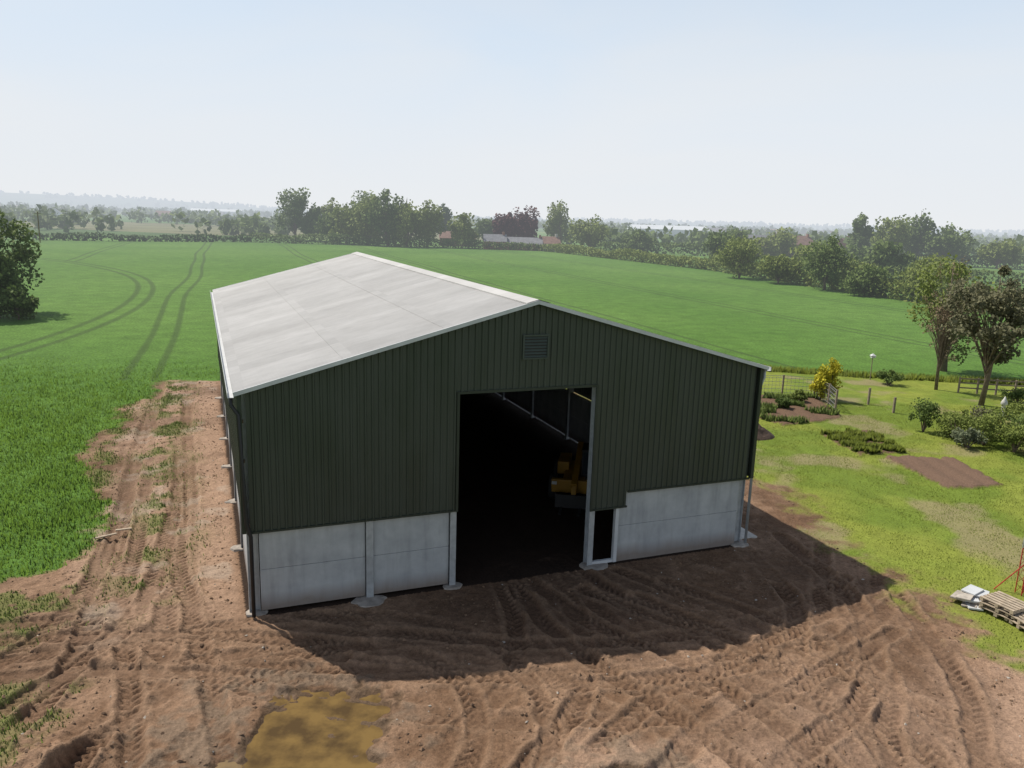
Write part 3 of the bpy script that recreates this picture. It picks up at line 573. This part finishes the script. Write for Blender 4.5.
for x in (-.9,.9): G.box(x-.12,x+.12,-1.80,-1.755,.9,1.05)
G.obj("headlamps",wtrim,tele)
# ------------------------------------------------------------------ timber stack & mast
tim=simple("weathered_timber",(.36,.29,.21),.85,.25,5,bump=.3)
def pallet_stack(x,y,rz,n,seed):
    e=empty("pallet_stack",(x,y,0),rz); rs=np.random.default_rng(seed)
    for k in range(n):
        G=Geo(); z=.04+k*.145; T=Matrix.Rotation((rs.random()-.5)*.12,4,'Z')
        for yy in (-.45,0,.45): G.box(-.45,.45,yy-.05,yy+.05,z,z+.09,0,T)
        for i in range(6): xx=-.4+i*.16; G.box(xx-.05,xx+.05,-.5,.5,z+.094,z+.116,0,T)
        G.obj("pallet",tim,e)
pallet_stack(14.75,21.5,.5,3,1); pallet_stack(15.05,20.7,.2,2,2)
e=empty("slab_pile",(14.3,22.2,0),.4); rs=np.random.default_rng(3)
for k in range(9):
    G=Geo(); T=Matrix.Translation((rs.random()*.7-.35,rs.random()*.5-.25,.06+.06*(k//2)))@Matrix.Rotation(rs.random()*1.2,4,'Z')@Matrix.Rotation((rs.random()-.5)*.25,4,'X'); G.box(-.32,.32,-.2,.2,-.025,.025,0,T); G.obj("slab",stonem if k%2 else wtrim,e,bevel=.006)
red=simple("red_paint",(.42,.035,.03),.5,.2,3)
e=empty("lattice_mast",(16.1,22.9,0),.3)
L3=[(0.13*math.cos(a),.13*math.sin(a)) for a in (0,2.09,4.19)]
for nm_,z0_,z1_,mt in (("lower_lattice",0,1.5,red),("upper_lattice",1.5,4.0,galv)):
    G=Geo()
    for x,y in L3: G.tube([(x,y,z0_),(x*.9,y*.9,z1_)],.016,6)
    k=z0_+.05
    while k+.3<=z1_+.06:
        for i in range(3):
            a=L3[i];b=L3[(i+1)%3]; G.tube([(a[0],a[1],k),(b[0],b[1],k+.28)],.008,4)
        k+=.3
    G.obj(nm_,mt,e)
G=Geo()
for a in (0.3,2.4,4.5): G.tube([(0,0,1.0),(.7*math.cos(a),.7*math.sin(a),0)],.018,5)
G.obj("stays",red,e)
# ------------------------------------------------------------------ garden things
post=simple("timber_post",(.24,.19,.14),.9,.25,6); wire=simple("wire",(.30,.30,.29),.5,.1,5,metal=.3)
e=empty("wire_mesh_fence"); pts=[(14.4,51.2),(16.2,51.7),(18.2,51.9),(20.2,51.5),(20.3,49.3),(20.0,47.4)]
Gp=Geo(); Gw=Geo()
for x,y in pts: Gp.box(x-.05,x+.05,y-.05,y+.05,-.1,1.35)
for (x,y),(x2,y2) in zip(pts[:-1],pts[1:]):
    for z in (.15,.4,.65,.9,1.15,1.3): Gw.beam((x,y,z),(x2,y2,z),.02,.02)
    n=int(math.hypot(x2-x,y2-y)/.25)
    for k in range(1,n): Gw.beam((x+(x2-x)*k/n,y+(y2-y)*k/n,.05),(x+(x2-x)*k/n,y+(y2-y)*k/n,1.3),.012,.012)
Gp.obj("posts",post,e); Gw.obj("mesh",wire,e)
for x,y,h in [(23.0,49.6,1.1),(23.6,47.4,1.0),(12.6,45.6,.9)]:
    G=Geo(); G.box(x-.06,x+.06,y-.06,y+.06,-.1,h); G.obj("fence_post",post)
G=Geo(); G.tube([(26.9,58.2,0),(26.9,58.2,1.7)],.035,6); G.box(26.77,27.03,58.05,58.35,1.7,1.85,1); G.add([(26.72,58.0,1.85),(27.08,58.0,1.85),(27.08,58.4,1.85),(26.72,58.4,1.85),(26.9,58.2,2.02)],[(0,1,4),(1,2,4),(2,3,4),(3,0,4)],1); G.obj("bird_table",[post,wtrim])
G=Geo(); G.tube([(30.2,47.2,0),(30.2,47.2,.15),(30.2,47.2,.2),(30.2,47.2,.75),(30.2,47.2,.85),(30.2,47.2,1.0),(30.2,47.2,1.15),(30.2,47.2,1.3)],[.25,.25,.13,.12,.2,.16,.08,.02],12); G.obj("stone_ornament",simple("pale_stone",(.5,.49,.46),.8,.15,4),smooth=True)
e=empty("garden_fence"); G=Geo()
for k in range(8):
    x=31.5+k*1.2; y=54.5-k*.2; G.box(x-.05,x+.05,y-.05,y+.05,-.1,1.1)
for z in (.35,.7,1.0): G.beam((31.5,54.5,z),(39.9,53.1,z),.03,.09)
G.obj("rails",post,e)
for x,y,r,l in [(-13.6,25.0,.9,.7),(-13.3,25.6,.6,.5)]:
    G=Geo(); T=Matrix.Translation((x,y,.08))@Matrix.Rotation(r,4,'Z')@Matrix.Rotation(.06,4,'Y'); G.box(-l/2,l/2,-.05,.05,-.02,.02,0,T); G.obj("timber_plank",tim)
# ------------------------------------------------------------------ distant buildings
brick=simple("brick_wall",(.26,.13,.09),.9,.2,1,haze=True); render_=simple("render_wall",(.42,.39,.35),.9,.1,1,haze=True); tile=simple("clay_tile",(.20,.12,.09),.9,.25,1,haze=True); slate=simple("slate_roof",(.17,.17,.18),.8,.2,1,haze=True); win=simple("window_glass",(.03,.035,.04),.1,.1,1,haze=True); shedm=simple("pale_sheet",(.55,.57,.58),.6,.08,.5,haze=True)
def house(name,x,y,w,d,h,rh,rz,wm_,rm_,win_=True):
    e=empty(name,(x,y,0),rz); G=Geo(); G.box(-w/2,w/2,-d/2,d/2,-.3,h); G.add([(-w/2,-d/2,h),(-w/2,d/2,h),(-w/2,0,h+rh)],[(0,1,2)]); G.add([(w/2,-d/2,h),(w/2,d/2,h),(w/2,0,h+rh)],[(0,2,1)]); G.obj("walls",wm_,e)
    G=Geo(); q=.3; dz=rh/(d/2)*q
    for s in (-1,1): G.add([(-w/2-q,s*(d/2+q),h-dz+.05),(w/2+q,s*(d/2+q),h-dz+.05),(w/2+q,0,h+rh+.05),(-w/2-q,0,h+rh+.05)],[(0,1,2,3)])
    G.obj("roof",rm_,e); G=Geo()
    if win_:
        n=max(2,int(w/3))
        for i in range(n):
            xx=-w/2+(i+.5)*w/n
            for z in ([1] if h<4 else [1,3.6]): G.box(xx-.5,xx+.5,-d/2-.04,-d/2-.003,z,z+1.1)
        G.obj("windows",win,e); G=Geo(); G.box(w/2-1.2,w/2-.4,-.4,.4,h+rh*.4,h+rh+1); G.obj("chimney",wm_,e)
house("brick_farmhouse",-23.5,318,14,8,3.2,2.4,.1,brick,tile); house("stone_barn",-8,295,8,7,3.0,2.4,.1,brick,slate); house("brick_house",2,296,15,7,2.4,2.2,-.05,brick,slate); house("brick_house",12.5,296,6,7,2.8,2.4,.2,render_,tile)
house("brick_house",112,320,11,8,4.8,3,.3,brick,tile); house("brick_house",124,352,10,8,4.8,3,.5,render_,tile); house("brick_house",98,325,14,8,4.8,3,-.1,brick,slate); house("brick_house",135,330,9,8,4.5,3,.9,brick,tile)
house("industrial_shed",120,640,60,26,7,3,.1,shedm,shedm,False); house("industrial_shed",185,700,40,22,6,3,-.1,shedm,slate,False); house("industrial_shed",-560,1500,90,40,9,4,.2,shedm,shedm,False)
house("industrial_shed",330,640,40,20,6,3,.2,shedm,slate,False)
rs=np.random.default_rng(77)
for k in range(34):
    a=-.6+1.2*rs.random(); r=700+1700*rs.random(); house("distant_house",r*math.sin(a),r*math.cos(a),10+14*rs.random(),9,5,3.5,rs.random()*3,[brick,render_,shedm][k%3],[tile,slate][k%2],False)
G=Geo()
px_,py_=-141,236
G.tube([(px_,py_,0),(px_,py_,9)],.16,6); G.beam((px_-1,py_,8.5),(px_+1,py_,8.5),.12,.12); G.obj("utility_pole",post)
# ------------------------------------------------------------------ sky, sun, camera
sv=Vector((-3.9,2.7,6.47)).normalized(); el=math.asin(sv.z); az=math.atan2(sv.x,sv.y)
w=bpy.data.worlds.new("World"); S.world=w; w.use_nodes=True; N=w.node_tree.nodes; L=w.node_tree.links; bg=N["Background"]
sky=N.new("ShaderNodeTexSky"); sky.sky_type='NISHITA'; sky.sun_disc=False; sky.sun_elevation=el; sky.sun_rotation=az; sky.air_density=1.0; sky.dust_density=2.0; sky.ozone_density=1.2
tc=N.new("ShaderNodeTexCoord"); sp=N.new("ShaderNodeSeparateXYZ"); L.new(tc.outputs["Generated"],sp.inputs[0])
hz=N.new("ShaderNodeMapRange"); hz.interpolation_type='SMOOTHSTEP'; L.new(sp.outputs[2],hz.inputs[0]); hz.inputs[1].default_value=.08; hz.inputs[2].default_value=.75; hz.inputs[3].default_value=1; hz.inputs[4].default_value=.1
mp=N.new("ShaderNodeMapping"); mp.inputs["Scale"].default_value=(1.2,1.2,5); mp.inputs["Rotation"].default_value=(.12,.08,.5); L.new(tc.outputs["Generated"],mp.inputs[0])
nz=N.new("ShaderNodeTexNoise"); nz.inputs["Scale"].default_value=1.8; nz.inputs["Detail"].default_value=5; nz.inputs["Roughness"].default_value=.48; nz.inputs["Distortion"].default_value=.6; L.new(mp.outputs[0],nz.inputs["Vector"])
hc_=N.new("ShaderNodeMix"); hc_.data_type='RGBA'; hr=N.new("ShaderNodeMapRange"); L.new(sp.outputs[2],hr.inputs[0]); hr.inputs[1].default_value=0; hr.inputs[2].default_value=.34
cr=N.new("ShaderNodeMapRange"); L.new(nz.outputs["Fac"],cr.inputs[0]); cr.inputs[1].default_value=.35; cr.inputs[2].default_value=.68; cr.inputs[3].default_value=.25; cr.inputs[4].default_value=-.45
ad=N.new("ShaderNodeMath"); ad.operation='ADD'; ad.use_clamp=True; L.new(hr.outputs[0],ad.inputs[0]); ad2=N.new("ShaderNodeMath"); ad2.operation='MULTIPLY'; L.new(cr.outputs[0],ad2.inputs[0]); L.new(hr.outputs[0],ad2.inputs[1]); L.new(ad2.outputs[0],ad.inputs[1])
L.new(ad.outputs[0],hc_.inputs[0]); hc_.inputs[6].default_value=(8.3,8.5,8.7,1); hc_.inputs[7].default_value=(6.7,8.0,9.5,1)
mx=N.new("ShaderNodeMix"); mx.data_type='RGBA'; L.new(hz.outputs[0],mx.inputs[0]); L.new(sky.outputs[0],mx.inputs[6]); L.new(hc_.outputs[2],mx.inputs[7])
L.new(mx.outputs[2],bg.inputs[0]); bg.inputs[1].default_value=.1
sd=bpy.data.lights.new("sun","SUN"); sd.energy=5.0; sd.angle=math.radians(.6); sd.color=(1,.945,.85); so=link(bpy.data.objects.new("sun",sd)); so.rotation_euler=(-sv).to_track_quat('-Z','Y').to_euler(); so.location=(-20,15,40)
pitch_,roll_=.2061,.0310
fw=Vector((0,math.cos(pitch_),-math.sin(pitch_))); up=Vector((0,math.sin(pitch_),math.cos(pitch_))); r=Vector((1,0,0)); c,s=math.cos(roll_),math.sin(roll_)
r2=c*r+s*up; u2=-s*r+c*up
cd=bpy.data.cameras.new("camera"); cd.sensor_width=36; cd.lens=787.4/1024*36; cd.clip_end=30000; cd.clip_start=.1; co=link(bpy.data.objects.new("camera",cd))
co.matrix_world=Matrix(((r2.x,u2.x,-fw.x,0),(r2.y,u2.y,-fw.y,0),(r2.z,u2.z,-fw.z,11),(0,0,0,1))); S.camera=co
